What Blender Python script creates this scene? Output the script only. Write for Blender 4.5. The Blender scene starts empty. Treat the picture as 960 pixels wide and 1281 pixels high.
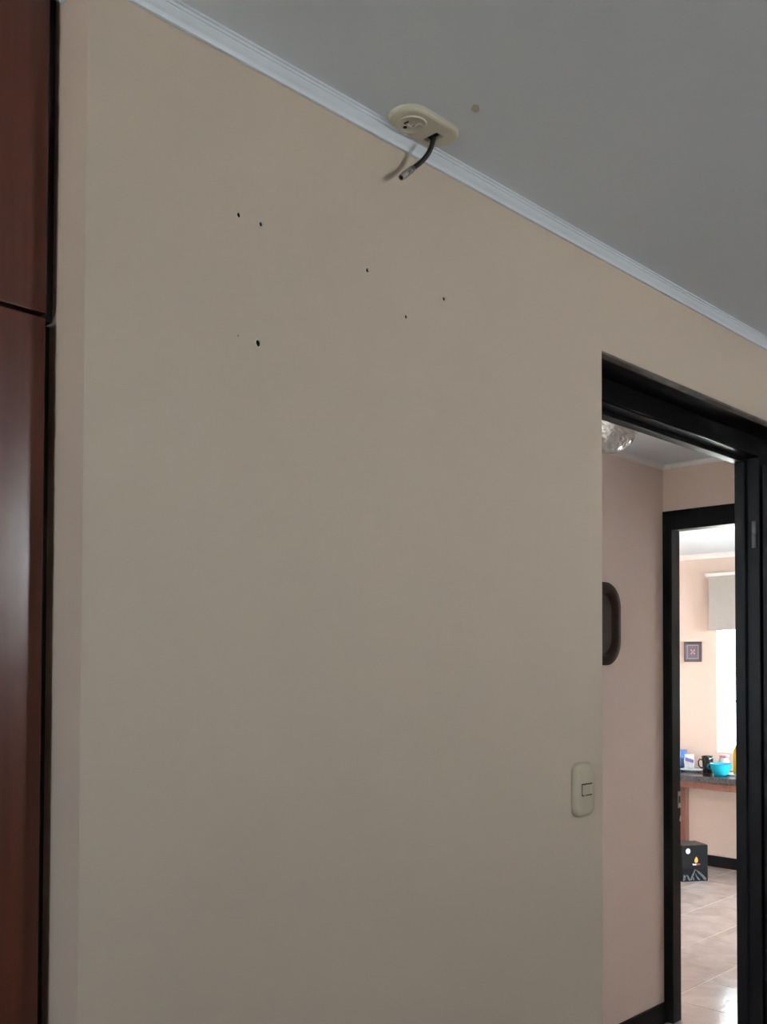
import bpy, bmesh, math, random
from mathutils import Vector, Matrix

random.seed(4)
S = bpy.context.scene
COL = S.collection

# ------------------------------------------------------------------ camera
# x runs along the long beige wall, y runs through it, z is up; the lens stands over (0, 0)
HC = 1.5
F_PX, CX, CY = 1218.57, 480.59, 804.01
YAW, PITCH, ROLL = 0.790301894, -0.0239923954, 0.00321635664


def cam_matrix():
    c, s = math.cos, math.sin
    M = Matrix(((c(YAW), -s(YAW), 0), (0, 0, -1), (s(YAW), c(YAW), 0)))
    P = Matrix(((1, 0, 0), (0, c(PITCH), -s(PITCH)), (0, s(PITCH), c(PITCH))))
    Q = Matrix(((c(ROLL), -s(ROLL), 0), (s(ROLL), c(ROLL), 0), (0, 0, 1)))
    R = Q @ P @ M                       # rows: right, down, forward in world axes
    r, d, f = R[0], R[1], R[2]
    m = Matrix(((r[0], -d[0], -f[0], 0), (r[1], -d[1], -f[1], 0), (r[2], -d[2], -f[2], HC), (0, 0, 0, 1)))
    return m


cd = bpy.data.cameras.new('camera')
cd.sensor_fit = 'HORIZONTAL'
cd.sensor_width = 36
cd.lens = F_PX / 960 * 36
cd.shift_x = (480 - CX) / 960
cd.shift_y = (CY - 640.5) / 960
cd.clip_start = 0.02
cam = bpy.data.objects.new('camera', cd)
cam.matrix_world = cam_matrix()
COL.objects.link(cam)
S.camera = cam

# ------------------------------------------------------------------ sky, daylight, exposure
w = bpy.data.worlds.new('overcast_sky')
S.world = w
w.use_nodes = True
bg = w.node_tree.nodes['Background']
bg.inputs['Color'].default_value = (0.80, 0.91, 1.0, 1)
bg.inputs['Strength'].default_value = 4.0
sl = bpy.data.lights.new('sun', 'SUN')
sl.energy = 54
sl.angle = math.radians(0.6)
sl.color = (0.97, 0.98, 1.0)
so = bpy.data.objects.new('sun', sl)
so.rotation_euler = Vector((-0.02, -0.70, -0.71)).to_track_quat('-Z', 'Y').to_euler()
COL.objects.link(so)
S.view_settings.view_transform = 'Standard'
S.view_settings.look = 'None'
S.view_settings.gamma = 1
S.view_settings.use_curve_mapping = False
S.view_settings.exposure = 1.78


def portal(loc, direction, sx, sy):
    l = bpy.data.lights.new('daylight_portal', 'AREA')
    l.shape = 'RECTANGLE'
    l.size, l.size_y = sx, sy
    l.cycles.is_portal = True
    o = bpy.data.objects.new('daylight_portal', l)
    o.location = loc
    o.rotation_euler = Vector(direction).to_track_quat('-Z', 'Y').to_euler()
    COL.objects.link(o)


# ------------------------------------------------------------------ dimensions
ZC = 2.362                 # ceiling
W0, W1 = 1.085, 1.243      # long wall, front and back face
UC = 0.577                 # its free corner beside the wardrobe
CW = 2.079                 # far wall of the corridor
KD0, KD1 = 3.793, 3.863    # wall with the kitchen door
KB = 6.99                  # back wall of the kitchen
RL, RR, RB = -1.6, 3.3, -1.6
# window openings: (from, to, sill, head) along their wall
ROOMWIN = (1.98, 2.31, 1.74, 2.20)     # back wall of the room
LEFTWIN = (-0.10, 0.60, 1.05, 2.15)   # left wall of the room
KITWIN = (2.1, 3.387, 0.86, 2.06)      # kitchen, behind the blind
YARD_FILLWIN = (4.95, 6.85, 0.42, 2.25)       # unseen kitchen window, added to brighten that room
ENDWIN = (1.68, 2.05, 1.1, 2.05)       # end of the corridor
HALL_FILLWIN = (0.95, 1.84, 0.7, 2.18)       # unseen window added to lift the corridor's light


def window_portal(axis, plane, win, sign):
    a, z = (win[0] + win[1]) / 2, (win[2] + win[3]) / 2
    if axis == 'x':
        portal((a, plane, z), (0, sign, 0), win[1] - win[0], win[3] - win[2])
    else:
        portal((plane, a, z), (sign, 0, 0), win[1] - win[0], win[3] - win[2])


dl = bpy.data.lights.new('window_fill_lamp', 'AREA')     # area lamp added for daylight in the small high window
dl.shape = 'RECTANGLE'
dl.size, dl.size_y = ROOMWIN[1] - ROOMWIN[0] - 0.1, ROOMWIN[3] - ROOMWIN[2] - 0.1
dl.energy = 3.9
dl.color = (0.93, 0.97, 1.0)
do = bpy.data.objects.new('window_fill_lamp', dl)
do.location = ((ROOMWIN[0] + ROOMWIN[1]) / 2, RB - 0.03, (ROOMWIN[2] + ROOMWIN[3]) / 2)
do.rotation_euler = Vector((0, 1, 0)).to_track_quat('-Z', 'Y').to_euler()
COL.objects.link(do)
window_portal('y', RL - 0.13, LEFTWIN, 1)
window_portal('y', KB + 0.13, KITWIN, -1)
window_portal('x', 0.78, YARD_FILLWIN, 1)
window_portal('y', 0.64, ENDWIN, 1)
window_portal('x', CW + 0.13, HALL_FILLWIN, -1)

# ------------------------------------------------------------------ materials


def lin(c):
    return tuple(((v / 255) / 12.92 if v / 255 <= 0.04045 else ((v / 255 + 0.055) / 1.055) ** 2.4) for v in c)


def mat(name, rgb, rough=0.5, metal=0.0, var=0.0, vscale=3.0, bump=0.0, bscale=200.0, spec=0.5, coat=0.0, stretch=None, rgb2=None, trans=0.0):
    m = bpy.data.materials.new(name)
    m.use_nodes = True
    nt = m.node_tree
    b = nt.nodes['Principled BSDF']
    b.inputs['Roughness'].default_value = rough
    b.inputs['Metallic'].default_value = metal
    b.inputs['Specular IOR Level'].default_value = spec
    b.inputs['Coat Weight'].default_value = coat
    b.inputs['Coat Roughness'].default_value = 0.12
    if trans:
        b.inputs['Transmission Weight'].default_value = trans
    tc = nt.nodes.new('ShaderNodeTexCoord')
    mp = nt.nodes.new('ShaderNodeMapping')
    if stretch:
        mp.inputs['Scale'].default_value = stretch
    nt.links.new(tc.outputs['Object'], mp.inputs['Vector'])
    nz = nt.nodes.new('ShaderNodeTexNoise')
    nz.inputs['Scale'].default_value = vscale
    nz.inputs['Detail'].default_value = 5
    nt.links.new(mp.outputs['Vector'], nz.inputs['Vector'])
    rp = nt.nodes.new('ShaderNodeValToRGB')
    c1 = rgb
    c2 = rgb2 if rgb2 else tuple(v * (1 - var) for v in rgb)
    rp.color_ramp.elements[0].position = 0.3
    rp.color_ramp.elements[1].position = 0.7
    rp.color_ramp.elements[0].color = (*c2, 1)
    rp.color_ramp.elements[1].color = (*c1, 1)
    nt.links.new(nz.outputs['Fac'], rp.inputs['Fac'])
    nt.links.new(rp.outputs['Color'], b.inputs['Base Color'])
    if bump:
        n2 = nt.nodes.new('ShaderNodeTexNoise')
        n2.inputs['Scale'].default_value = bscale
        n2.inputs['Detail'].default_value = 3
        nt.links.new(mp.outputs['Vector'], n2.inputs['Vector'])
        bp = nt.nodes.new('ShaderNodeBump')
        bp.inputs['Strength'].default_value = bump
        bp.inputs['Distance'].default_value = 0.002
        nt.links.new(n2.outputs['Fac'], bp.inputs['Height'])
        nt.links.new(bp.outputs['Normal'], b.inputs['Normal'])
    return m


M = {}
M['beige'] = mat('beige_wall_paint', (0.60, 0.497, 0.400), 0.62, var=0.035, vscale=2.0, bump=0.12, bscale=60)
M['peach'] = mat('peach_wall_paint', (0.67, 0.53, 0.46), 0.7, var=0.03, vscale=2.0, bump=0.1, bscale=60, spec=0.2)
M['ceiling'] = mat('white_ceiling_paint', (0.68, 0.715, 0.765), 0.75, var=0.03, vscale=1.5, bump=0.05, bscale=80)
M['crown'] = mat('white_gloss_moulding', (0.73, 0.785, 0.85), 0.35, var=0.03)
M['white'] = mat('white_plaster', (0.78, 0.77, 0.74), 0.6, var=0.03)
M['ebony'] = mat('black_stained_wood', (0.010, 0.010, 0.012), 0.34, var=0.3, vscale=6, bump=0.06, bscale=30, stretch=(8, 8, 1), spec=0.11)
M['edge'] = mat('smeared_timber_edge', (0.22, 0.19, 0.16), 0.6, rgb2=(0.11, 0.095, 0.08), vscale=25)
M['mahogany'] = mat('mahogany_veneer', (0.115, 0.030, 0.017), 0.25, rgb2=(0.092, 0.024, 0.014), vscale=5, stretch=(14, 14, 0.7), bump=0.03, bscale=20)
M['darkgap'] = mat('dark_carcass_board', (0.012, 0.010, 0.010), 0.5, var=0.2)
M['floorwood'] = mat('light_floor', (0.36, 0.31, 0.27), 0.45, var=0.25, vscale=4, stretch=(1, 8, 1))
M['grout'] = mat('grout_with_shine', (0.74, 0.70, 0.68), 0.5, var=0.1, vscale=20)  # grout colour lightened to carry the shine along the joints
M['cream'] = mat('cream_plastic', (0.62, 0.57, 0.46), 0.35, var=0.03)
M['swplastic'] = mat('ivory_switch_plastic', (0.56, 0.50, 0.375), 0.32, var=0.03)
M['rubber'] = mat('black_rubber', (0.012, 0.012, 0.012), 0.45, var=0.2)
M['void'] = mat('cavity_shade', (0.01, 0.009, 0.008), 0.9, var=0.2)  # near-black colour stands in for shade inside holes and slots
M['metal'] = mat('nickel', (0.55, 0.53, 0.50), 0.28, metal=1.0, var=0.15, vscale=80)
M['steel'] = mat('dull_steel', (0.16, 0.16, 0.165), 0.45, metal=0.3, var=0.2)
M['chip'] = mat('chipped_plaster', (0.72, 0.68, 0.60), 0.8, var=0.15, vscale=90)
M['filler'] = mat('tan_filler', (0.52, 0.46, 0.37), 0.8, rgb2=(0.36, 0.31, 0.24), vscale=120)
M['granite'] = mat('dark_granite', (0.085, 0.075, 0.08), 0.2, rgb2=(0.03, 0.027, 0.03), vscale=60)
M['redwood'] = mat('reddish_timber', (0.21, 0.09, 0.065), 0.45, rgb2=(0.16, 0.065, 0.045), vscale=8, stretch=(6, 6, 1))
M['blind'] = mat('grey_blind_fabric', (0.40, 0.36, 0.33), 0.85, var=0.06, vscale=40)
M['blindwhite'] = mat('white_aluminium', (0.75, 0.73, 0.70), 0.4, var=0.03)
M['turquoise'] = mat('turquoise_glaze', (0.015, 0.36, 0.50), 0.15, var=0.08, coat=0.3)
M['mugblack'] = mat('black_glaze', (0.02, 0.02, 0.022), 0.15, var=0.2, coat=0.3)
M['yellow'] = mat('yellow_liquid_plastic', (0.62, 0.36, 0.03), 0.25, var=0.1)
M['bluepack'] = mat('blue_film', (0.05, 0.14, 0.45), 0.35, rgb2=(0.10, 0.22, 0.55), vscale=18)
M['whitepack'] = mat('white_film', (0.75, 0.78, 0.80), 0.4, var=0.08, vscale=20)
M['lilac'] = mat('lilac_print', (0.22, 0.20, 0.50), 0.4, var=0.1)
M['pink'] = mat('pink_ceramic', (0.75, 0.28, 0.33), 0.3, var=0.06)
M['paleplate'] = mat('pale_blue_ceramic', (0.55, 0.66, 0.70), 0.2, var=0.04)
M['blackcard'] = mat('black_card', (0.011, 0.011, 0.013), 0.5, var=0.2, spec=0.08)
M['browncard'] = mat('brown_card', (0.10, 0.075, 0.065), 0.6, var=0.15, vscale=30)
M['greyprint'] = mat('grey_print', (0.13, 0.13, 0.15), 0.5, rgb2=(0.055, 0.055, 0.065), vscale=70)
M['orange'] = mat('orange_print', (0.80, 0.38, 0.07), 0.4, var=0.15, vscale=60)
M['redprint'] = mat('red_print', (0.36, 0.05, 0.07), 0.4, var=0.1)
M['whiteprint'] = mat('white_print', (0.75, 0.75, 0.74), 0.5, var=0.12, vscale=120)
M['frame_grey'] = mat('charcoal_frame', (0.075, 0.06, 0.07), 0.4, var=0.1)
M['art_grey'] = mat('grey_lilac_print', (0.15, 0.13, 0.17), 0.5, var=0.15, vscale=60)
M['art_line'] = mat('pale_print', (0.42, 0.40, 0.44), 0.5, var=0.1)
M['art_pink'] = mat('pink_print', (0.70, 0.36, 0.38), 0.5, var=0.2, vscale=80)
M['walnut'] = mat('dark_walnut', (0.032, 0.016, 0.012), 0.4, var=0.3, vscale=10, stretch=(1, 1, 4), spec=0.15)
M['mirror'] = mat('dull_brown_print', (0.12, 0.10, 0.095), 0.15, rgb2=(0.07, 0.055, 0.05), vscale=8, spec=0.2)
M['outside'] = mat('pale_concrete_ground', (0.34, 0.33, 0.31), 0.8, var=0.1)
M['hall_lightened'] = mat('hall_paint_lightened', (0.80, 0.675, 0.615), 0.7, var=0.03, vscale=2.0, bump=0.1, bscale=60, spec=0.2)  # peach paint lightened in place of missing corridor light
M['bounce_white'] = mat('bounce_wall_white', (0.82, 0.82, 0.82), 0.85, var=0.05)  # only for the added wall that reflects sun
M['corner_bounce_paint'] = mat('bounce_warmed_corner_paint', (0.60, 0.45, 0.365), 0.6, var=0.03, vscale=2.0, bump=0.1, bscale=60)  # warmth includes light bounced off the wardrobe, put into the paint


def tile_material():
    m = bpy.data.materials.new('glossy_marbled_tile')
    m.use_nodes = True
    nt = m.node_tree
    b = nt.nodes['Principled BSDF']
    tc = nt.nodes.new('ShaderNodeTexCoord')
    oi = nt.nodes.new('ShaderNodeObjectInfo')
    ad = nt.nodes.new('ShaderNodeVectorMath')
    ad.operation = 'MULTIPLY_ADD'
    ad.inputs[1].default_value = (1, 1, 1)
    sc = nt.nodes.new('ShaderNodeVectorMath')
    sc.operation = 'SCALE'
    sc.inputs[0].default_value = (31, 17, 5)
    nt.links.new(oi.outputs['Random'], sc.inputs['Scale'])
    nt.links.new(tc.outputs['Object'], ad.inputs[0])
    nt.links.new(sc.outputs['Vector'], ad.inputs[2])
    n = nt.nodes.new('ShaderNodeTexNoise')
    n.inputs['Scale'].default_value = 5
    n.inputs['Detail'].default_value = 7
    n.inputs['Distortion'].default_value = 1.2
    nt.links.new(ad.outputs['Vector'], n.inputs['Vector'])
    r = nt.nodes.new('ShaderNodeValToRGB')
    r.color_ramp.elements[0].position = 0.33
    r.color_ramp.elements[0].color = (0.46, 0.36, 0.33, 1)
    r.color_ramp.elements[1].position = 0.66
    r.color_ramp.elements[1].color = (0.57, 0.47, 0.44, 1)
    e = r.color_ramp.elements.new(0.5)
    e.color = (0.52, 0.415, 0.385, 1)
    nt.links.new(n.outputs['Fac'], r.inputs['Fac'])
    nt.links.new(r.outputs['Color'], b.inputs['Base Color'])
    b.inputs['Roughness'].default_value = 0.10
    n2 = nt.nodes.new('ShaderNodeTexNoise')
    n2.inputs['Scale'].default_value = 55
    n2.inputs['Detail'].default_value = 3
    nt.links.new(ad.outputs['Vector'], n2.inputs['Vector'])
    bp = nt.nodes.new('ShaderNodeBump')
    bp.inputs['Strength'].default_value = 0.4
    bp.inputs['Distance'].default_value = 0.002
    nt.links.new(n2.outputs['Fac'], bp.inputs['Height'])
    nt.links.new(bp.outputs['Normal'], b.inputs['Normal'])
    return m


M['tile'] = tile_material()


def glass_pane_material():
    m = bpy.data.materials.new('clear_window_glass')
    m.use_nodes = True
    nt = m.node_tree
    nt.nodes.remove(nt.nodes['Principled BSDF'])
    out = nt.nodes['Material Output']
    t = nt.nodes.new('ShaderNodeBsdfTransparent')
    t.inputs['Color'].default_value = (0.94, 0.97, 0.96, 1)
    g = nt.nodes.new('ShaderNodeBsdfGlossy')
    g.inputs['Roughness'].default_value = 0.02
    f = nt.nodes.new('ShaderNodeFresnel')
    f.inputs['IOR'].default_value = 1.45
    mx = nt.nodes.new('ShaderNodeMixShader')
    nt.links.new(f.outputs['Fac'], mx.inputs['Fac'])
    nt.links.new(t.outputs['BSDF'], mx.inputs[1])
    nt.links.new(g.outputs['BSDF'], mx.inputs[2])
    nt.links.new(mx.outputs['Shader'], out.inputs['Surface'])
    return m


M['pane'] = glass_pane_material()


def crystal_material():
    m = bpy.data.materials.new('cut_crystal_glass')
    m.use_nodes = True
    b = m.node_tree.nodes['Principled BSDF']
    b.inputs['Base Color'].default_value = (0.55, 0.54, 0.54, 1)
    b.inputs['Roughness'].default_value = 0.08
    b.inputs['Metallic'].default_value = 0.6
    b.inputs['Specular IOR Level'].default_value = 0.9
    return m


M['crystal'] = crystal_material()

# ------------------------------------------------------------------ mesh helpers


def new_obj(name, verts, faces, m, parent=None, smooth=False):
    me = bpy.data.meshes.new(name)
    me.from_pydata([tuple(v) for v in verts], [], faces)
    me.update()
    bm = bmesh.new()
    bm.from_mesh(me)
    bmesh.ops.recalc_face_normals(bm, faces=bm.faces)
    bm.to_mesh(me)
    bm.free()
    if smooth:
        for p in me.polygons:
            p.use_smooth = True
    me.materials.append(m)
    o = bpy.data.objects.new(name, me)
    COL.objects.link(o)
    if parent is not None:
        o.parent = parent
    return o


def boxes(name, bl, m, parent=None, bevel=0.0):
    """bl: list of (x0,x1,y0,y1,z0,z1)"""
    bm = bmesh.new()
    for (x0, x1, y0, y1, z0, z1) in bl:
        vs = [bm.verts.new(p) for p in ((x0, y0, z0), (x1, y0, z0), (x1, y1, z0), (x0, y1, z0), (x0, y0, z1), (x1, y0, z1), (x1, y1, z1), (x0, y1, z1))]
        for f in ((3, 2, 1, 0), (4, 5, 6, 7), (0, 1, 5, 4), (1, 2, 6, 5), (2, 3, 7, 6), (3, 0, 4, 7)):
            bm.faces.new([vs[i] for i in f])
    if bevel:
        bmesh.ops.bevel(bm, geom=list(bm.edges), offset=bevel, segments=2, profile=0.6, affect='EDGES')
    me = bpy.data.meshes.new(name)
    bm.to_mesh(me)
    bm.free()
    me.materials.append(m)
    o = bpy.data.objects.new(name, me)
    COL.objects.link(o)
    if parent is not None:
        o.parent = parent
    return o


def box(name, x0, x1, y0, y1, z0, z1, m, parent=None, bevel=0.0):
    return boxes(name, [(x0, x1, y0, y1, z0, z1)], m, parent, bevel)


def extrude(name, outline, fn0, fn1, m, parent=None, smooth=False):
    """prism between two maps of a 2-D outline"""
    n = len(outline)
    v = [fn0(*p) for p in outline] + [fn1(*p) for p in outline]
    f = [tuple(range(n)), tuple(range(2 * n - 1, n - 1, -1))]
    for i in range(n):
        j = (i + 1) % n
        f.append((i, j, n + j, n + i))
    return new_obj(name, v, f, m, parent, smooth)


def lathe(name, prof, m, parent=None, loc=(0, 0, 0), n=32, wob=None):
    v, f = [], []
    k = len(prof)
    for i in range(n):
        a = 2 * math.pi * i / n
        for j, (r, z) in enumerate(prof):
            rr = r * (wob(a, j) if wob else 1)
            v.append((loc[0] + rr * math.cos(a), loc[1] + rr * math.sin(a), loc[2] + z))
    for i in range(n):
        i2 = (i + 1) % n
        for j in range(k - 1):
            f.append((i * k + j, i2 * k + j, i2 * k + j + 1, i * k + j + 1))
    o = new_obj(name, v, f, m, parent, True)
    return o


def tube(name, pts, rad, m, parent=None, n=14, cap=True):
    pts = [Vector(p) for p in pts]
    if not isinstance(rad, (list, tuple)):
        rad = [rad] * len(pts)
    v, f = [], []
    up = Vector((0.13, 0.27, 0.95)).normalized()
    for i, p in enumerate(pts):
        t = (pts[min(i + 1, len(pts) - 1)] - pts[max(i - 1, 0)]).normalized()
        a = t.cross(up)
        if a.length < 1e-3:
            a = t.cross(Vector((1, 0, 0)))
        a.normalize()
        b = t.cross(a)
        for k in range(n):
            an = 2 * math.pi * k / n
            v.append(p + (a * math.cos(an) + b * math.sin(an)) * rad[i])
    for i in range(len(pts) - 1):
        for k in range(n):
            k2 = (k + 1) % n
            f.append((i * n + k, i * n + k2, (i + 1) * n + k2, (i + 1) * n + k))
    if cap:
        f.append(tuple(range(n)))
        f.append(tuple(range((len(pts) - 1) * n, len(pts) * n)))
    return new_obj(name, v, f, m, parent, True)


def bez(p0, p1, p2, p3, n):
    r = []
    for i in range(n + 1):
        t = i / n
        r.append(Vector(p0) * (1 - t) ** 3 + Vector(p1) * 3 * t * (1 - t) ** 2 + Vector(p2) * 3 * t * t * (1 - t) + Vector(p3) * t ** 3)
    return r


def rrect(cx, cy, w, h, r, n=8):
    pts = []
    for (sx, sy, a0) in ((1, 1, 0), (-1, 1, 90), (-1, -1, 180), (1, -1, 270)):
        for i in range(n + 1):
            a = math.radians(a0 + 90 * i / n)
            pts.append((cx + sx * (w / 2 - r) + r * math.cos(a), cy + sy * (h / 2 - r) + r * math.sin(a)))
    return pts


def bevel_mod(o, wd, seg=2):
    b = o.modifiers.new('soft_edge', 'BEVEL')
    b.width = wd
    b.segments = seg
    b.limit_method = 'ANGLE'
    b.angle_limit = math.radians(40)


def struct(o):
    o['kind'] = 'structure'
    return o


def empty(name, loc=(0, 0, 0), rz=0.0):
    o = bpy.data.objects.new(name, None)
    o.location = loc
    o.rotation_euler = (0, 0, rz)
    o.empty_display_size = 0.05
    COL.objects.link(o)
    return o


def tag(o, label, cat, group=None):
    o['label'] = label
    o['category'] = cat
    if group:
        o['group'] = group
    return o


# ------------------------------------------------------------------ structure: floors, ceiling, ground
struct(box('floor', RL - 0.1, RR + 0.1, RB - 0.12, W0, -0.12, 0.0, M['floorwood']))
kfloor = struct(box('floor', 0.65, KB + 0.12, 0.8, 4.5, -0.12, -0.0012, M['grout']))
kfloor.location.z = 0
struct(boxes('ceiling', [(RL - 0.1, RR + 0.1, RB - 0.12, 0.8, ZC, ZC + 0.15), (RL - 0.1, KB + 0.12, 0.8, CW + 0.1, ZC, ZC + 0.15), (KD0, KB + 0.12, CW + 0.1, 4.5, ZC, ZC + 0.15)], M['ceiling']))
struct(box('ground', -14, 22, -16, 18, -0.5, -0.2, M['outside']))

struct(box('added_bounce_wall', -8, 15, -7.2, -7.0, -0.2, 3.4, M['bounce_white']))  # unseen white wall added to bounce sunlight into the windows

# tiles: 0.346 m grid read from the joints that show through the kitchen door
TS, TU0, TV0 = 0.3465, 4.073, 2.202
tile_me = None
for i in range(-10, 9):
    for j in range(-4, 7):
        u0, v0 = TU0 + i * TS, TV0 + j * TS
        if u0 + TS > KB + 0.02 and u0 > KB - 0.02:
            continue
        if u0 < 0.7 or v0 + TS > 4.42 or v0 < 0.82:
            continue
        if u0 < 3.7 and (v0 < 1.12 or v0 > 2.1):
            continue
        if tile_me is None:
            t = box('tile', -TS / 2 + 0.0022, TS / 2 - 0.0022, -TS / 2 + 0.0022, TS / 2 - 0.0022, -0.006, 0.0, M['tile'], kfloor)
            tile_me = t.data
        else:
            t = bpy.data.objects.new('tile', tile_me)
            COL.objects.link(t)
            t.parent = kfloor
        t.location = (u0 + TS / 2, v0 + TS / 2, random.uniform(-0.0004, 0.0004))
        t.rotation_euler = (random.uniform(-0.0012, 0.0012), random.uniform(-0.0012, 0.0012), 0)

# ------------------------------------------------------------------ the long beige wall with its door opening and drill holes
DU0, DU1, DZ = 1.731, 2.790, 2.152
out = [(UC, 0), (DU0, 0), (DU0, DZ), (DU1, DZ), (DU1, 0), (3.8, 0), (3.8, ZC), (UC, ZC)]
wall = extrude('wall_front', out, lambda a, b: (a, W0, b), lambda a, b: (a, W1, b), M['beige'])
wall.data.materials.append(M['hall_lightened'])
wall.data.materials.append(M['corner_bounce_paint'])
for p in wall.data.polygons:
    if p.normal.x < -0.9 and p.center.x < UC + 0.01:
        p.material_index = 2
    if p.normal.y > 0.9:
        p.material_index = 1
holes = [(0.807, 2.125, 0.0034), (0.845, 2.125, 0.0029), (0.842, 1.954, 0.0040), (1.056, 2.121, 0.0036), (1.238, 2.125, 0.0035), (1.144, 2.070, 0.0027), (0.807, 1.956, 0.0012)]
cut = []
for (a, z, r) in holes:
    n = 10
    ring = []
    for k in range(n):
        rr = r * random.uniform(0.82, 1.15)
        ring.append((a + rr * math.cos(2 * math.pi * k / n), z + 1.15 * rr * math.sin(2 * math.pi * k / n)))
    cut.append((ring, r, a, z))
for (ring, r, a, z) in cut:
    c = extrude('cutter', ring, lambda p, q: (p, W0 - 0.01, q), lambda p, q: (p, W0 + 0.045, q), M['void'])
    md = wall.modifiers.new('cut', 'BOOLEAN')
    md.operation = 'DIFFERENCE'
    md.solver = 'EXACT'
    md.object = c
dg = bpy.context.evaluated_depsgraph_get()
new_me = bpy.data.meshes.new_from_object(wall.evaluated_get(dg))
wall.modifiers.clear()
wall.data = new_me
for o in [o for o in bpy.data.objects if o.name.startswith('cutter')]:
    bpy.data.objects.remove(o)
struct(wall)
for (ring, r, a, z) in cut:
    # added lining whose dark colour stands for the hole's shade
    n = len(ring)
    sh = lambda s, y: [(a + (p - a) * s, y, z + (q - z) * s) for p, q in ring]
    v = sh(0.97, W0 + 0.002) + sh(0.97, W0 + 0.04)
    f = [(k, (k + 1) % n, n + (k + 1) % n, n + k) for k in range(n)] + [tuple(range(n, 2 * n))]
    new_obj('drill_hole', v, f, M['void'], wall)
    if r > 0.0025:   # ragged rim of broken plaster standing a hair proud
        v, f = [], []
        ro = [random.uniform(1.15, 1.6) for _ in range(n)]
        for k, (p, q) in enumerate(ring):
            v.append((a + (p - a) * 1.0, W0 - 0.0004, z + (q - z) * 1.0))
        for k, (p, q) in enumerate(ring):
            v.append((a + (p - a) * ro[k], W0 + 0.0001, z + (q - z) * ro[k]))
        for k in range(n):
            f.append((k, (k + 1) % n, n + (k + 1) % n, n + k))
        new_obj('chipped_rim', v, f, M['chip'], wall)

# ------------------------------------------------------------------ remaining walls
u0, u1, z0, z1 = ROOMWIN
struct(boxes('wall_back', [(RL, u0, RB - 0.12, RB, 0, ZC), (u1, RR, RB - 0.12, RB, 0, ZC), (u0, u1, RB - 0.12, RB, 0, z0), (u0, u1, RB - 0.12, RB, z1, ZC)], M['beige']))
v0, v1, z0, z1 = LEFTWIN
struct(boxes('wall_left', [(RL - 0.1, RL, RB - 0.12, v0, 0, ZC), (RL - 0.1, RL, v1, 1.66, 0, ZC), (RL - 0.1, RL, v0, v1, 0, z0), (RL - 0.1, RL, v0, v1, z1, ZC)], M['beige']))
struct(box('wall_right', RR, RR + 0.1, RB - 0.12, W0, 0, ZC, M['beige']))
u0, u1, z0, z1 = HALL_FILLWIN
struct(boxes('wall_corridor', [(0.65, u0, CW, CW + 0.1, 0, ZC), (u1, KD0 + 0.07, CW, CW + 0.1, 0, ZC), (u0, u1, CW, CW + 0.1, 0, z0), (u0, u1, CW, CW + 0.1, z1, ZC)], M['hall_lightened']))
v0, v1, z0, z1 = ENDWIN
struct(boxes('wall_corridor_end', [(0.65, 0.75, W1, v0, 0, ZC), (0.65, 0.75, v1, CW, 0, ZC), (0.65, 0.75, v0, v1, 0, z0), (0.65, 0.75, v0, v1, z1, ZC)], M['hall_lightened']))
KV0, KV1 = 1.34, 2.037       # clear opening of the kitchen door
HB, HT = 2.082, 2.165
struct(boxes('wall_kitchen_door', [(KD0 + 0.004, KD1 - 0.004, 0.9, KV0 - 0.085, 0, ZC), (KD0 + 0.004, KD1 - 0.004, KV0 - 0.085, CW, HT, ZC), (KD0 + 0.067, KD1 + 0.06, CW + 0.05, 4.4, 0, ZC)], M['peach']))
v0, v1, z0, z1 = KITWIN
struct(boxes('wall_kitchen_back', [(KB, KB + 0.12, 0.8, v0, 0, ZC), (KB, KB + 0.12, v1, 4.5, 0, ZC), (KB, KB + 0.12, v0, v1, 0, z0), (KB, KB + 0.12, v0, v1, z1, ZC)], M['peach']))
u0, u1, z0, z1 = YARD_FILLWIN
struct(boxes('wall_kitchen_right', [(KD0 + 0.01, u0, 0.8, 0.9, 0, ZC), (u1, KB, 0.8, 0.9, 0, ZC), (u0, u1, 0.8, 0.9, 0, z0), (u0, u1, 0.8, 0.9, z1, ZC)], M['peach']))
struct(box('wall_kitchen_left', KD1, KB, 4.4, 4.5, 0, ZC, M['peach']))


# ------------------------------------------------------------------ windows
def window(name, axis, plane, a0, a1, z0, z1, nm, hbar=None, fr=0.045):
    """axis 'x': the window lies in a plane y = plane; axis 'y': in a plane x = plane"""
    def bx(p0, p1, q0, q1, d0, d1):
        return (p0, p1, plane + d0, plane + d1, q0, q1) if axis == 'x' else (plane + d0, plane + d1, p0, p1, q0, q1)
    root = struct(boxes(name, [bx(a0, a0 + fr, z0, z1, 0, .05), bx(a1 - fr, a1, z0, z1, 0, .05), bx(a0 + fr, a1 - fr, z0, z0 + fr, 0, .05), bx(a0 + fr, a1 - fr, z1 - fr, z1, 0, .05)], M['blindwhite'], bevel=0.003))
    step = (a1 - a0 - 2 * fr) / nm
    for k in range(1, nm):
        c = a0 + fr + k * step
        boxes('mullion', [bx(c - .02, c + .02, z0 + fr, z1 - fr, .005, .045)], M['blindwhite'], root)
    if hbar:
        boxes('glazing_bar', [bx(a0 + fr, a1 - fr, hbar - .006, hbar + .006, .01, .04)], M['blindwhite'], root)
    for k in range(nm):
        p0, p1 = a0 + fr + k * step, a0 + fr + (k + 1) * step
        for (q0, q1) in (((z0 + fr, hbar), (hbar, z1 - fr)) if hbar else ((z0 + fr, z1 - fr),)):
            boxes('pane', [bx(p0, p1, q0, q1, .023, .027)], M['pane'], root)
    return root


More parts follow.
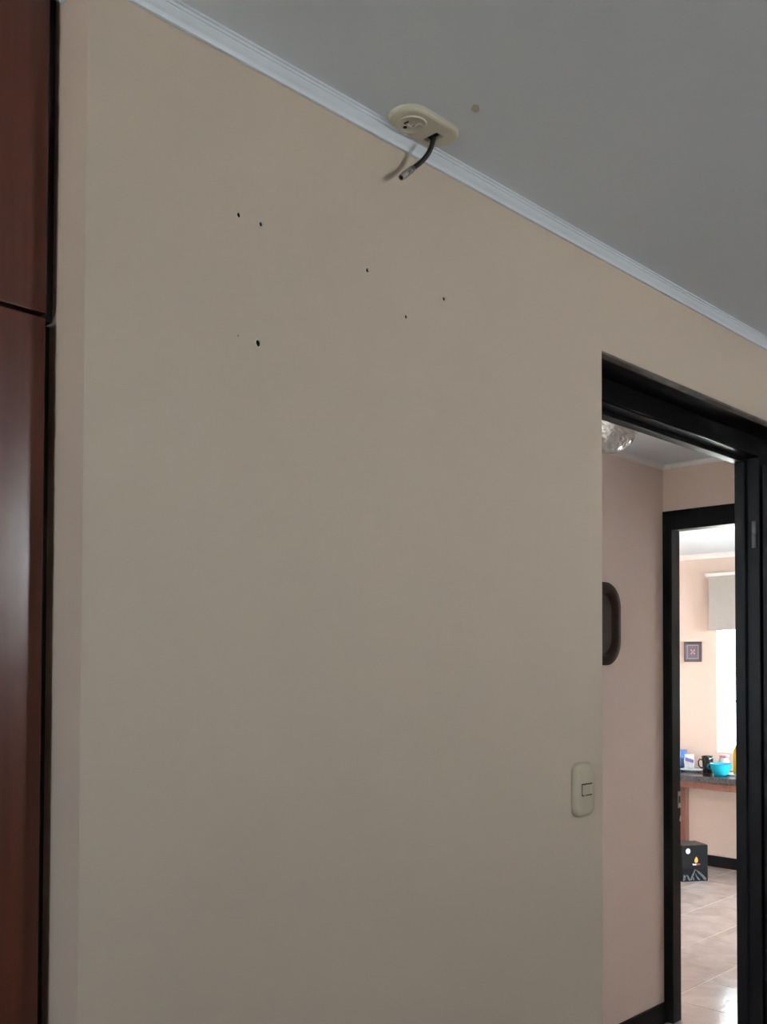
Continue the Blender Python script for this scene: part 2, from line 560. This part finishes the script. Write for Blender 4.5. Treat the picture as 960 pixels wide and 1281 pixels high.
window('window_1', 'x', RB - 0.09, *ROOMWIN, 1)
window('window_2', 'y', KB + 0.05, *KITWIN, 2, hbar=1.245, fr=0.02)
window('window_3', 'y', 0.67, *ENDWIN, 1)
window('added_window_6', 'x', CW + 0.03, *HALL_FILLWIN, 1)
window('window_4', 'y', RL - 0.08, *LEFTWIN, 1)
window('added_window_5', 'x', 0.82, *YARD_FILLWIN, 3)

# ------------------------------------------------------------------ mouldings and baseboards
CROWN = [(0.0008, -0.0225), (0.0055, -0.0225), (0.0065, -0.0185), (0.0075, -0.0165), (0.0110, -0.0130), (0.0140, -0.0088), (0.0142, -0.0066), (0.0165, -0.0062), (0.0168, -0.0030), (0.0205, -0.0026), (0.0205, 0.0), (0.0008, 0.0)]


def moulding(name, path, norms, prof, zt, m, scale=1.0):
    """path of plan points; norms[k] = outward offset at each point (already mitred)"""
    v, f = [], []
    n = len(prof)
    for (p, d) in zip(path, norms):
        for (a, z) in prof:
            v.append((p[0] + d[0] * a * scale, p[1] + d[1] * a * scale, zt + z * scale))
    for i in range(len(path) - 1):
        for k in range(n):
            k2 = (k + 1) % n
            f.append((i * n + k, i * n + k2, (i + 1) * n + k2, (i + 1) * n + k))
    f.append(tuple(range(n)))
    f.append(tuple(range((len(path) - 1) * n, len(path) * n)))
    return struct(new_obj(name, v, f, m))


moulding('trim_1', [(RR, W0), (UC, W0), (UC, 1.149)], [(0, -1), (-1, -1), (-1, 0)], CROWN, ZC, M['crown'])
moulding('trim_2', [(0.75, CW), (KD0 + .004, CW), (KD0 + .004, W1)], [(0, -1), (-1, -1), (-1, 0)], CROWN, ZC, M['white'], 0.8)
moulding('trim_3', [(KB, 4.4), (KB, 0.9)], [(-1, 0), (-1, 0)], CROWN, ZC, M['white'], 1.6)
struct(box('baseboard_corridor', 0.75, KD0, CW - 0.013, CW, 0, 0.085, M['ebony'], bevel=0.002))
struct(box('baseboard_kitchen', KB - 0.013, KB, 0.9, 4.4, 0, 0.083, M['ebony'], bevel=0.002))

# ------------------------------------------------------------------ door frame in the long wall
FV0, FV1 = 1.175, W1          # the frame sits deep in the opening
SV = 1.213                    # front of the door stop
HR, HS = 2.094, 2.082         # rebate and stop soffits
SL, SR = 1.880, 2.680         # stops
JL, JR = SL - 0.012, SR + 0.012
NR_ = 0.004
prof = [(FV0, DZ - 0.002), (FV1, DZ - 0.002), (FV1, HR), (FV0 + NR_, HR)] + [(FV0 + NR_ - NR_ * math.sin(math.radians(15 * k)), HR + NR_ - NR_ * math.cos(math.radians(15 * k))) for k in range(1, 7)]
d1 = struct(extrude('door_1', prof, lambda a, b: (JL, a, b), lambda a, b: (JR, a, b), M['ebony']))
for p in d1.data.polygons:
    p.use_smooth = abs(p.normal.x) < 0.5 and abs(p.normal.y) > 0.02 and abs(p.normal.z) > 0.02
box('stop', SL, SR, SV, FV1, HS, HR, M['ebony'], d1, 0.002)
box('stop', SL - 0.012, SL, SV, FV1, 0, HR, M['ebony'], d1, 0.002)
box('stop', SR, SR + 0.012, SV, FV1, 0, HR, M['ebony'], d1, 0.002)
box('jamb', DU0 + 0.001, JL, FV0, FV1, 0, DZ - 0.002, M['ebony'], d1, 0.003)
box('jamb', JR, DU1 - 0.001, FV0, FV1, 0, DZ - 0.002, M['ebony'], d1, 0.003)
box('lining', DU0 + 0.001, DU1 - 0.001, W0 + 0.019, FV0, DZ - 0.005, DZ - 0.0005, M['ebony'], d1)
box('edge_strip', DU0 + 0.0005, DU1 - 0.0005, W0 + 0.0006, W0 + 0.019, DZ - 0.005, DZ - 0.0005, M['edge'], d1)
hg = lathe('hinge', [(0.0001, 0), (0.0058, 0), (0.0058, 0.036), (0.0046, 0.0365), (0.0046, 0.0385), (0.0058, 0.039), (0.0058, 0.075), (0.0001, 0.075)], M['steel'], d1, (JR - 0.004, 1.190, 1.838), 14)
leaf = box('door_leaf', JR + 0.003, JR + 0.043, FV0 - 0.705, FV0 - 0.006, 0.01, HB - 0.01, M['ebony'], d1, 0.003)
kn = lathe('door_knob', [(0.0001, 0), (0.026, 0), (0.026, 0.006), (0.010, 0.010), (0.010, 0.03), (0.024, 0.04), (0.026, 0.055), (0.018, 0.066), (0.0001, 0.068)], M['metal'], leaf, (0, 0, 0), 20)
kn.location = (JR + 0.002, FV0 - 0.64, 1.0)
kn.rotation_euler = (0, -math.pi / 2, 0)

# ------------------------------------------------------------------ kitchen door frame at the corridor's end
d2 = struct(box('door_2', KD0, KD1, KV0, KV1, HB, HT, M['ebony'], bevel=0.003))
box('jamb', KD0, KD1, KV1, CW + 0.05, 0, HT, M['ebony'], d2, 0.003)
box('jamb', KD0, KD1, KV0 - 0.085, KV0, 0, HT, M['ebony'], d2, 0.003)
sp = box('strike_plate', 3.838, 3.8635, KV1 - 0.0016, KV1, 0.90, 0.97, M['metal'], d2)
sp['label'] = 'bright metal strike plate'
box('bolt_slot', 3.845, 3.857, KV1 - 0.0022, KV1 - 0.0014, 0.92, 0.95, M['void'], sp)
extrude('splintered_edge', [(3.852, 0.845), (3.8640, 0.840), (3.8640, 0.865), (3.857, 0.862)], lambda a, b: (a, KV1 - 0.0008, b), lambda a, b: (a, KV1 + 0.004, b), M['chip'], d2)

# ------------------------------------------------------------------ wardrobe
wd = empty('wardrobe', (-0.52, 1.17, 0))
WL, WR = RL + 0.01, 0.5768
GZ = 1.9362


def part(o):
    o.parent = wd
    o.matrix_parent_inverse = Matrix.Translation(wd.location).inverted()
    return o


part(box('lower_carcass', WL, WR, 1.1765, 1.64, 0, GZ - 0.004, M['darkgap']))
part(box('upper_carcass', WL, WR, 1.1685, 1.64, GZ + 0.000, ZC - 0.004, M['darkgap']))
for k in range(4):
    x1 = 0.5605 - k * 0.54
    x0 = max(x1 - 0.536, WL)
    lo = part(box('lower_door', x0, x1 - 0.0012, 1.150, 1.1700, 0.06, GZ - 0.003, M['mahogany'], bevel=0.0016))
    up = part(box('upper_door', x0, x1, 1.150, 1.1680, GZ + 0.003, ZC - 0.008, M['mahogany'], bevel=0.0016))
tag(wd, 'tall mahogany wardrobe with upper and lower doors beside the beige wall', 'wardrobe')

# ------------------------------------------------------------------ light switch
sw = empty('light_switch', (1.652, W0, 1.258))
SWW, SWH = 0.068, 0.107


def switch_plate():
    # pillow-shaped cover: nested rounded outlines
    rings = [(1.0, 0.0, 0.022), (1.0, 0.005, 0.022), (0.97, 0.009, 0.021), (0.88, 0.0122, 0.019), (0.70, 0.0138, 0.015)]
    v, f = [], []
    n = 0
    for (s, d, r) in rings:
        pts = rrect(0, 0, SWW - (1 - s) * SWW, SWH - (1 - s) * SWW, r * s, 8)
        n = len(pts)
        v += [(p, -d, q) for p, q in pts]
    for i in range(len(rings) - 1):
        for k in range(n):
            k2 = (k + 1) % n
            f.append((i * n + k, i * n + k2, (i + 1) * n + k2, (i + 1) * n + k))
    f.append(tuple(range((len(rings) - 1) * n, len(rings) * n)))
    f.append(tuple(range(n)))
    o = new_obj('cover_plate', v, f, M['swplastic'], sw, True)
    return o


switch_plate()
box('rocker_slot', -0.0180, 0.0180, -0.0145, -0.010, -0.0120, 0.0120, M['void'], sw)
extrude('rocker', [(-0.0170, -0.012), (0.0170, -0.012), (0.0170, -0.0155), (0.012, -0.0148), (-0.0095, -0.0162), (-0.0130, -0.0200), (-0.0170, -0.0205)], lambda a, b: (a, b, -0.0098), lambda a, b: (a, b, 0.0098), M['swplastic'], sw)
tag(sw, 'ivory plastic light switch on the beige wall beside the doorway', 'light switch')

# ------------------------------------------------------------------ ceiling outlet with its cable
po = empty('ceiling_outlet', (1.130, 1.033, ZC))
PZ = -0.0085


def plate_loop(cx, cy, w, h, r, z):
    return [(p, q, z) for p, q in rrect(cx, cy, w, h, r, 8)]


PW, PH = 0.132, 0.068
hole_q = [(0.0205, -0.0085), (0.0385, -0.0085), (0.0385, 0.0205), (0.0205, 0.0205)]
bm = bmesh.new()
rings = [plate_loop(0, 0, PW, PH, 0.033, 0.0), plate_loop(0, 0, PW, PH, 0.033, -0.004), plate_loop(0, 0, PW - 0.004, PH - 0.004, 0.031, -0.0072), plate_loop(0, 0, PW - 0.010, PH - 0.010, 0.028, PZ)]
rv = [[bm.verts.new(p) for p in r] for r in rings]
nn = len(rings[0])
for i in range(3):
    for k in range(nn):
        bm.faces.new((rv[i][k], rv[i][(k + 1) % nn], rv[i + 1][(k + 1) % nn], rv[i + 1][k]))
hv = [bm.verts.new((p, q, PZ)) for p, q in hole_q]
hb = [bm.verts.new((p, q, -0.0005)) for p, q in hole_q]
edges = [bm.edges.get((rv[3][k], rv[3][(k + 1) % nn])) for k in range(nn)]
hedges = [bm.edges.new((hv[k], hv[(k + 1) % 4])) for k in range(4)]
bmesh.ops.triangle_fill(bm, use_beauty=True, use_dissolve=False, edges=edges + hedges)
for k in range(4):
    bm.faces.new((hv[k], hv[(k + 1) % 4], hb[(k + 1) % 4], hb[k]))
bmesh.ops.recalc_face_normals(bm, faces=bm.faces)
me = bpy.data.meshes.new('outlet_plate')
bm.to_mesh(me)
bm.free()
me.materials.append(M['cream'])
plate = bpy.data.objects.new('outlet_plate', me)
COL.objects.link(plate)
plate.parent = po
box('hole_backing', 0.0207, 0.0383, -0.0083, 0.0203, -0.0016, -0.0006, M['void'], po)
# round socket face, slightly proud, with dark pads painted as shaded pin slots
sk = lathe('socket_face', [(0.0245, 0.0), (0.0245, -0.0015), (0.0232, -0.0026), (0.0218, -0.0020), (0.0210, -0.0010), (0.0001, -0.0010)], M['cream'], po, (-0.0255, 0.003, PZ), 36)
for (du, dv, su, sv) in ((-0.010, 0.002, 0.0016, 0.0048), (0.006, 0.002, 0.0016, 0.0040)):
    box('pin_slot', -0.0255 + du - su, -0.0255 + du + su, 0.003 + dv - sv, 0.003 + dv + sv, PZ - 0.0014, PZ - 0.0006, M['void'], sk)
lathe('earth_slot', [(0.0001, 0), (0.0032, 0), (0.0032, -0.0006), (0.0001, -0.0006)], M['void'], sk, (-0.0275, 0.0155, PZ - 0.0010), 14)
for (a0, a1, b0, b1) in ((-0.0300, -0.0185, 0.0065, 0.0082), (-0.0200, -0.0185, -0.0075, 0.0065), (-0.0200, -0.0085, -0.0090, -0.0075)):
    box('shutter_edge', a0, a1, b0, b1, PZ - 0.0022, PZ - 0.0006, M['chip'], sk)
tag(po, 'cream oval outlet plate on the ceiling against the crown moulding', 'outlet')

cab = empty('antenna_cable', (1.171, 1.041, ZC - 0.004))


def rel(p):
    return Vector(p) - cab.location


c_top, c_con, c_tip = Vector((1.1625, 1.042, ZC - 0.004)), Vector((1.1315, 1.0590, 2.3005)), Vector((1.1045, 1.0585, 2.2762))
pts = bez(c_top, c_top + Vector((-0.001, 0.003, -0.030)), c_con + (c_con - c_tip) * 0.75, c_con, 16)
tube('cable', [rel(p) for p in pts], 0.0041, M['rubber'], cab)
dv = (c_tip - c_con)
q = lambda t: rel(c_con + dv * t)
cn = tube('coaxial_connector', [q(t) for t in (-0.05, -0.05, 0.10, 0.10, 0.34, 0.34, 0.40, 0.40, 0.44, 0.44, 0.80, 0.80, 0.88, 1.0, 1.0)],
          [0.0036, 0.0046, 0.0046, 0.0051, 0.0051, 0.0040, 0.0040, 0.0049, 0.0054, 0.0056, 0.0056, 0.0048, 0.0051, 0.0051, 0.0036], M['metal'], cab, n=6 * 3)
tube('connector_bore', [q(0.96), q(1.006)], 0.0036, M['void'], cab, 12)
tag(cab, 'black coaxial cable with nickel plug hanging from the ceiling outlet', 'cable')

# filler blot on the ceiling
bl = empty('filler_patch', (1.1535, 0.947, ZC))
ring0, ring1 = [], []
for k in range(14):
    a = 2 * math.pi * k / 14
    rr = 0.0085 * random.uniform(0.85, 1.15)
    ring0.append((1.15 * rr * math.cos(a - 0.6), rr * math.sin(a), 0.0))
    ring1.append((0.9 * rr * math.cos(a - 0.6), 0.75 * rr * math.sin(a), -0.0012))
new_obj('filler_blot', ring0 + ring1, [(k, (k + 1) % 14, 14 + (k + 1) % 14, 14 + k) for k in range(14)] + [tuple(range(14, 28))], M['filler'], bl, True)
tag(bl, 'small tan patch of filler on the ceiling near the outlet', 'filler patch')

# ------------------------------------------------------------------ round-cornered frame in the corridor
mr = empty('rounded_picture', (3.20, CW, 1.668))
MWD, MHT = 0.43, 0.325
rings = [(0, 0.0, 0.10), (0, 0.022, 0.10), (0.004, 0.027, 0.096), (0.034, 0.027, 0.075), (0.040, 0.020, 0.070), (0.046, 0.010, 0.066)]
v, f = [], []
for (ins, d, r) in rings:
    pts = rrect(0, 0, MWD - 2 * ins, MHT - 2 * ins, r, 10)
    n = len(pts)
    v += [(p, -d, q_) for p, q_ in pts]
for i in range(len(rings) - 1):
    for k in range(n):
        k2 = (k + 1) % n
        f.append((i * n + k, i * n + k2, (i + 1) * n + k2, (i + 1) * n + k))
new_obj('picture_frame', v, f, M['walnut'], mr, True)
extrude('glazed_print', rrect(0, 0, MWD - 0.092, MHT - 0.092, 0.066, 10), lambda a, b: (a, -0.006, b), lambda a, b: (a, -0.0102, b), M['mirror'], mr)
tag(mr, 'dark wooden picture frame with rounded corners on the corridor wall', 'picture')

# ------------------------------------------------------------------ crystal globe lamp in the corridor
lp = empty('ceiling_lamp', (2.70, 1.664, ZC))
lathe('lamp_base', [(0.0001, 0), (0.055, 0), (0.055, -0.012), (0.048, -0.018), (0.0001, -0.018)], M['metal'], lp, (0, 0, 0), 32)
NG, NR = 46, 22
v, f = [], []
R0 = 0.091
for j in range(NR + 1):
    th = math.radians(28 + (180 - 28) * j / NR)
    for i in range(NG):
        a = 2 * math.pi * (i + 0.5 * (j % 2)) / NG
        rr = R0 * (1 + random.uniform(-0.035, 0.035) * math.sin(th))
        v.append((rr * math.sin(th) * math.cos(a), rr * math.sin(th) * math.sin(a), -0.090 + rr * math.cos(th)))
for j in range(NR):
    for i in range(NG):
        i2 = (i + 1) % NG
        f.append((j * NG + i, j * NG + i2, (j + 1) * NG + i2, (j + 1) * NG + i))
new_obj('crystal_globe', v, f, M['crystal'], lp)
tag(lp, 'cut crystal globe lamp on the corridor ceiling', 'lamp')

# ------------------------------------------------------------------ kitchen: roller blind
rb = empty('roller_blind', (KB, 2.7, 2.2))
BV0, BV1 = 2.05 - 2.7, 3.424 - 2.7
v, f = [], []
for k, (z, d) in enumerate(((-0.018, -0.052), (-0.15, -0.050), (-0.30, -0.051), (-0.41, -0.050))):
    v += [(d, BV0, z), (d, BV1, z), (d + 0.0012, BV0, z), (d + 0.0012, BV1, z)]
for k in range(3):
    a, b = k * 4, k * 4 + 4
    f += [(a, a + 1, b + 1, b), (a + 2, a + 3, b + 3, b + 2), (a, a + 2, b + 2, b), (a + 1, a + 3, b + 3, b + 1)]
f += [(0, 1, 3, 2), (12, 13, 15, 14)]
new_obj('blind_fabric', v, f, M['blind'], rb)
box('blind_cassette', -0.075, 0, BV0 - 0.01, BV1 + 0.02, -0.018, 0.006, M['blindwhite'], rb, 0.006)
box('bottom_bar', -0.058, -0.042, BV0 - 0.004, BV1 + 0.004, -0.422, -0.408, M['blind'], rb, 0.003)
tag(rb, 'grey roller blind half lowered over the kitchen window', 'blind')

# ------------------------------------------------------------------ kitchen: small framed picture
pc = empty('framed_picture', (KB, 3.574, 1.617))
PWH, PHH = 0.070, 0.077
for (a0, a1, b0, b1) in ((-PWH, -PWH + .018, -PHH, PHH), (PWH - .018, PWH, -PHH, PHH), (-PWH + .018, PWH - .018, PHH - .018, PHH), (-PWH + .018, PWH - .018, -PHH, -PHH + .018)):
    box('frame_rail', -0.018, 0, a0, a1, b0, b1, M['frame_grey'], pc, 0.002)
box('print', -0.010, -0.002, -PWH + .018, PWH - .018, -PHH + .018, PHH - .018, M['art_grey'], pc)
a, b = 0.046, 0.052
boxes('print_border', [(-0.0108, -0.0100, -a, a, b - .004, b), (-0.0108, -0.0100, -a, a, -b, -b + .004), (-0.0108, -0.0100, -a, -a + .004, -b + .004, b - .004), (-0.0108, -0.0100, a - .004, a, -b + .004, b - .004)], M['art_line'], pc)
for sgn in (-1, 1):
    for s2 in (-1, 1):
        new_obj('print_motif', [(-0.0112, sgn * y, s2 * z) for y, z in ((0.001, 0.003), (0.004, 0.001), (0.021, 0.013), (0.016, 0.016), (0.013, 0.022))] + [(-0.0101, sgn * y, s2 * z) for y, z in ((0.001, 0.003), (0.004, 0.001), (0.021, 0.013), (0.016, 0.016), (0.013, 0.022))],
                [(0, 1, 2, 3, 4), (9, 8, 7, 6, 5)] + [(k, (k + 1) % 5, 5 + (k + 1) % 5, 5 + k) for k in range(5)], M['art_pink'], pc)
tag(pc, 'small dark framed picture with a pink motif on the kitchen wall', 'picture')

# ------------------------------------------------------------------ kitchen: counter table
TZ, TF = 0.733, 6.44
ct = empty('kitchen_counter', (TF + 0.27, 2.75, 0))


def rel_ct(b):
    return (b[0] - ct.location.x, b[1] - ct.location.x, b[2] - ct.location.y, b[3] - ct.location.y, b[4], b[5])


for nm, b, m, bv in (('worktop', (TF, KB - 0.014, 1.7, 3.72, TZ - 0.045, TZ), 'granite', 0.004),
                     ('apron', (TF + 0.012, TF + 0.035, 1.72, 3.70, TZ - 0.092, TZ - 0.045), 'redwood', 0.002),
                     ('leg', (6.60, 6.66, 3.445, 3.505, 0, TZ - 0.045), 'redwood', 0.003),
                     ('leg', (TF + 0.012, TF + 0.072, 1.74, 1.80, 0, TZ - 0.092), 'redwood', 0.003),
                     ('leg', (KB - 0.09, KB - 0.03, 3.64, 3.70, 0, TZ - 0.045), 'redwood', 0.003),
                     ('leg', (KB - 0.09, KB - 0.03, 1.74, 1.80, 0, TZ - 0.045), 'redwood', 0.003)):
    box(nm, *rel_ct(b), M[m], ct, bv)
tag(ct, 'dark granite topped kitchen counter on reddish timber legs', 'counter')

# ------------------------------------------------------------------ things on the counter
bw = empty('bowl', (6.60, 3.172, TZ))
lathe('bowl_body', [(0.0001, 0.004), (0.036, 0.004), (0.040, 0.0), (0.044, 0.004), (0.058, 0.022), (0.069, 0.048), (0.074, 0.082), (0.0755, 0.084), (0.072, 0.084), (0.066, 0.050), (0.054, 0.026), (0.034, 0.012), (0.0001, 0.010)], M['turquoise'], bw, (0, 0, 0), 40)
hd = Vector((-0.46, 0.89, 0))
tube('bowl_handle', [hd * 0.070 + Vector((0, 0, 0.070)), hd * 0.084 + Vector((0, 0, 0.076)), hd * 0.088 + Vector((0, 0, 0.062)), hd * 0.080 + Vector((0, 0, 0.046)), hd * 0.066 + Vector((0, 0, 0.044))], 0.0055, M['turquoise'], bw, 10)
tag(bw, 'turquoise glazed soup bowl on the kitchen counter', 'bowl')

mg = empty('mug', (6.69, 3.315, TZ))
lathe('mug_body', [(0.0001, 0.0), (0.030, 0.0), (0.033, 0.004), (0.036, 0.05), (0.040, 0.100), (0.0435, 0.122), (0.041, 0.122), (0.036, 0.1), (0.032, 0.05), (0.030, 0.008), (0.0001, 0.007)], M['mugblack'], mg, (0, 0, 0), 32)
tube('mug_handle', [hd * 0.037 + Vector((0, 0, 0.094)), hd * 0.054 + Vector((0, 0, 0.098)), hd * 0.064 + Vector((0, 0, 0.080)), hd * 0.062 + Vector((0, 0, 0.055)), hd * 0.050 + Vector((0, 0, 0.038)), hd * 0.034 + Vector((0, 0, 0.036))], 0.005, M['mugblack'], mg, 10)
tag(mg, 'black glazed mug beside the turquoise bowl', 'mug')

bt = empty('bottle', (6.72, 3.098, TZ))
lathe('bottle_body', [(0.0001, 0.0), (0.030, 0.0), (0.034, 0.004), (0.034, 0.130), (0.033, 0.165), (0.026, 0.195), (0.015, 0.212), (0.014, 0.225), (0.0001, 0.225)], M['yellow'], bt, (0, 0, 0), 28)
lathe('bottle_cap', [(0.0001, 0.0), (0.0165, 0.0), (0.0165, 0.026), (0.014, 0.029), (0.0001, 0.029)], M['browncard'], bt, (0, 0, 0.224), 20)
tag(bt, 'yellow bottle with a dark cap on the kitchen counter', 'bottle')


def pouch(name, loc, rz, w, h, t, m, lean=0.0):
    root = empty(name, loc, rz)
    nx, nz = 10, 12
    v, f = [], []
    for side in (-1, 1):
        for j in range(nz + 1):
            for i in range(nx + 1):
                s, q_ = i / nx * 2 - 1, j / nz
                th = t * (1 - abs(s) ** 3) * (1 - q_ ** 2.2) ** 0.6 + 0.0012
                wv = w / 2 * (1 - 0.06 * math.sin(q_ * 9)) * (1 - 0.08 * q_)
                v.append((s * wv, side * th + 0.002 * math.sin(i * 2.1 + j * 1.3) * side, q_ * h))
    off = (nx + 1) * (nz + 1)
    idx = lambda s, i, j: s * off + j * (nx + 1) + i
    for s in (0, 1):
        for j in range(nz):
            for i in range(nx):
                f.append((idx(s, i, j), idx(s, i + 1, j), idx(s, i + 1, j + 1), idx(s, i, j + 1)))
    for j in range(nz):
        for i in (0, nx):
            f.append((idx(0, i, j), idx(1, i, j), idx(1, i, j + 1), idx(0, i, j + 1)))
    for i in range(nx):
        for j in (0, nz):
            f.append((idx(0, i, j), idx(0, i + 1, j), idx(1, i + 1, j), idx(1, i, j)))
    o = new_obj(name + '_body', v, f, m, root, True)
    return root, o


FACE = math.radians(-62)    # turns a pouch's broad side to the door
bp, _ = pouch('detergent_pouch', (6.93, 3.648, TZ), FACE, 0.095, 0.135, 0.026, M['bluepack'])
box('pouch_stripe', -0.020, -0.006, -0.0300, -0.0265, 0.012, 0.128, M['whitepack'], bp, 0.001)
tag(bp, 'blue plastic pouch standing against the kitchen wall', 'pouch')
wp, _ = pouch('packet', (6.86, 3.545, TZ), FACE, 0.075, 0.108, 0.022, M['whitepack'])
extrude('printed_band', [(-0.030, 0.062), (0.030, 0.046), (0.032, 0.070), (-0.028, 0.088)], lambda a, b: (a, -0.0245, b), lambda a, b: (a, -0.018, b), M['lilac'], wp)
tag(wp, 'white packet with a lilac band next to the blue pouch', 'packet')

pl = empty('plate', (6.70, 3.445, TZ))
lathe('plate_body', [(0.0001, 0.003), (0.045, 0.003), (0.048, 0.0), (0.052, 0.003), (0.085, 0.015), (0.087, 0.017), (0.084, 0.0175), (0.05, 0.007), (0.0001, 0.006)], M['paleplate'], pl, (0, 0, 0), 40)
tag(pl, 'pale blue plate lying left of the black mug', 'plate')
cp = empty('cup', (6.86, 3.145, TZ))
lathe('cup_body', [(0.0001, 0.0), (0.026, 0.0), (0.034, 0.02), (0.038, 0.06), (0.040, 0.085), (0.0375, 0.085), (0.034, 0.05), (0.026, 0.012), (0.0001, 0.008)], M['pink'], cp, (0, 0, 0), 28)
tag(cp, 'pink cup behind the turquoise bowl', 'cup')
cw = empty('jar', (6.86, 3.270, TZ))
lathe('jar_body', [(0.0001, 0.0), (0.034, 0.0), (0.037, 0.005), (0.037, 0.085), (0.030, 0.098), (0.030, 0.102), (0.0001, 0.102)], M['paleplate'], cw, (0, 0, 0), 28)
lathe('jar_lid', [(0.0001, 0.0), (0.034, 0.0), (0.034, 0.018), (0.031, 0.021), (0.0001, 0.021)], M['pink'], cw, (0, 0, 0.102), 28)
tag(cw, 'pale jar with a pink lid behind the black mug', 'jar')
sc_ = empty('saucer', (6.66, 3.115, TZ))
lathe('saucer_body', [(0.0001, 0.002), (0.03, 0.002), (0.033, 0.0), (0.036, 0.002), (0.058, 0.012), (0.059, 0.014), (0.036, 0.006), (0.0001, 0.005)], M['whitepack'], sc_, (0, 0, 0), 32)
tag(sc_, 'small white saucer between the bowl and the yellow bottle', 'saucer')

# ------------------------------------------------------------------ black carton on the kitchen floor
bx_dir = Vector((6.489 - 6.325, 3.217 - 3.325, 0))
bxw = bx_dir.length
kb = empty('cardboard_box', (6.325, 3.325, 0.0006), math.atan2(bx_dir.y, bx_dir.x))
H, D = 0.250, 0.17
box('carton', 0, bxw, 0, D, 0, H, M['blackcard'], kb, 0.002)
fl = box('top_flap', 0.004, bxw - 0.004, 0.004, D - 0.004, H, H + 0.003, M['browncard'], kb, 0.001)
Y = -0.0006
ft = lambda a, b: (a, Y, b)
bk = lambda a, b: (a, 0.0008, b)
extrude('round_sticker', [(0.045 + 0.017 * math.cos(t * math.pi / 10), 0.212 + 0.019 * math.sin(t * math.pi / 10)) for t in range(20)], ft, bk, M['whiteprint'], kb)
extrude('flame_emblem', [(0.106, 0.128), (0.117, 0.132), (0.121, 0.145), (0.118, 0.158), (0.108, 0.172), (0.104, 0.166), (0.097, 0.156), (0.094, 0.142), (0.098, 0.131)], ft, bk, M['orange'], kb)
extrude('white_lettering', [(0.080, 0.114), (0.107, 0.112), (0.107, 0.123), (0.094, 0.121), (0.080, 0.125)], ft, bk, M['whiteprint'], kb)
extrude('red_lettering', [(0.109, 0.113), (0.137, 0.115), (0.137, 0.123), (0.109, 0.123)], ft, bk, M['redprint'], kb)
ridge = [[(0.004, 0.006), (0.012, 0.052), (0.022, 0.040), (0.030, 0.050), (0.020, 0.008)],
         [(0.032, 0.050), (0.046, 0.040), (0.056, 0.020), (0.060, 0.012), (0.070, 0.036), (0.088, 0.070), (0.096, 0.086), (0.104, 0.082), (0.090, 0.050), (0.072, 0.010), (0.050, 0.008), (0.040, 0.030)],
         [(0.104, 0.082), (0.124, 0.072), (0.150, 0.052), (0.182, 0.022), (0.186, 0.008), (0.168, 0.008), (0.150, 0.032), (0.126, 0.052)],
         [(0.100, 0.060), (0.110, 0.040), (0.140, 0.008), (0.124, 0.008), (0.104, 0.036)],
         [(0.082, 0.034), (0.090, 0.024), (0.092, 0.008), (0.082, 0.008)]]
for r_ in ridge:
    extrude('mountain_print', r_, ft, bk, M['greyprint'], kb)
tag(kb, 'black cardboard box with flame emblem and mountain print on the kitchen floor', 'box')
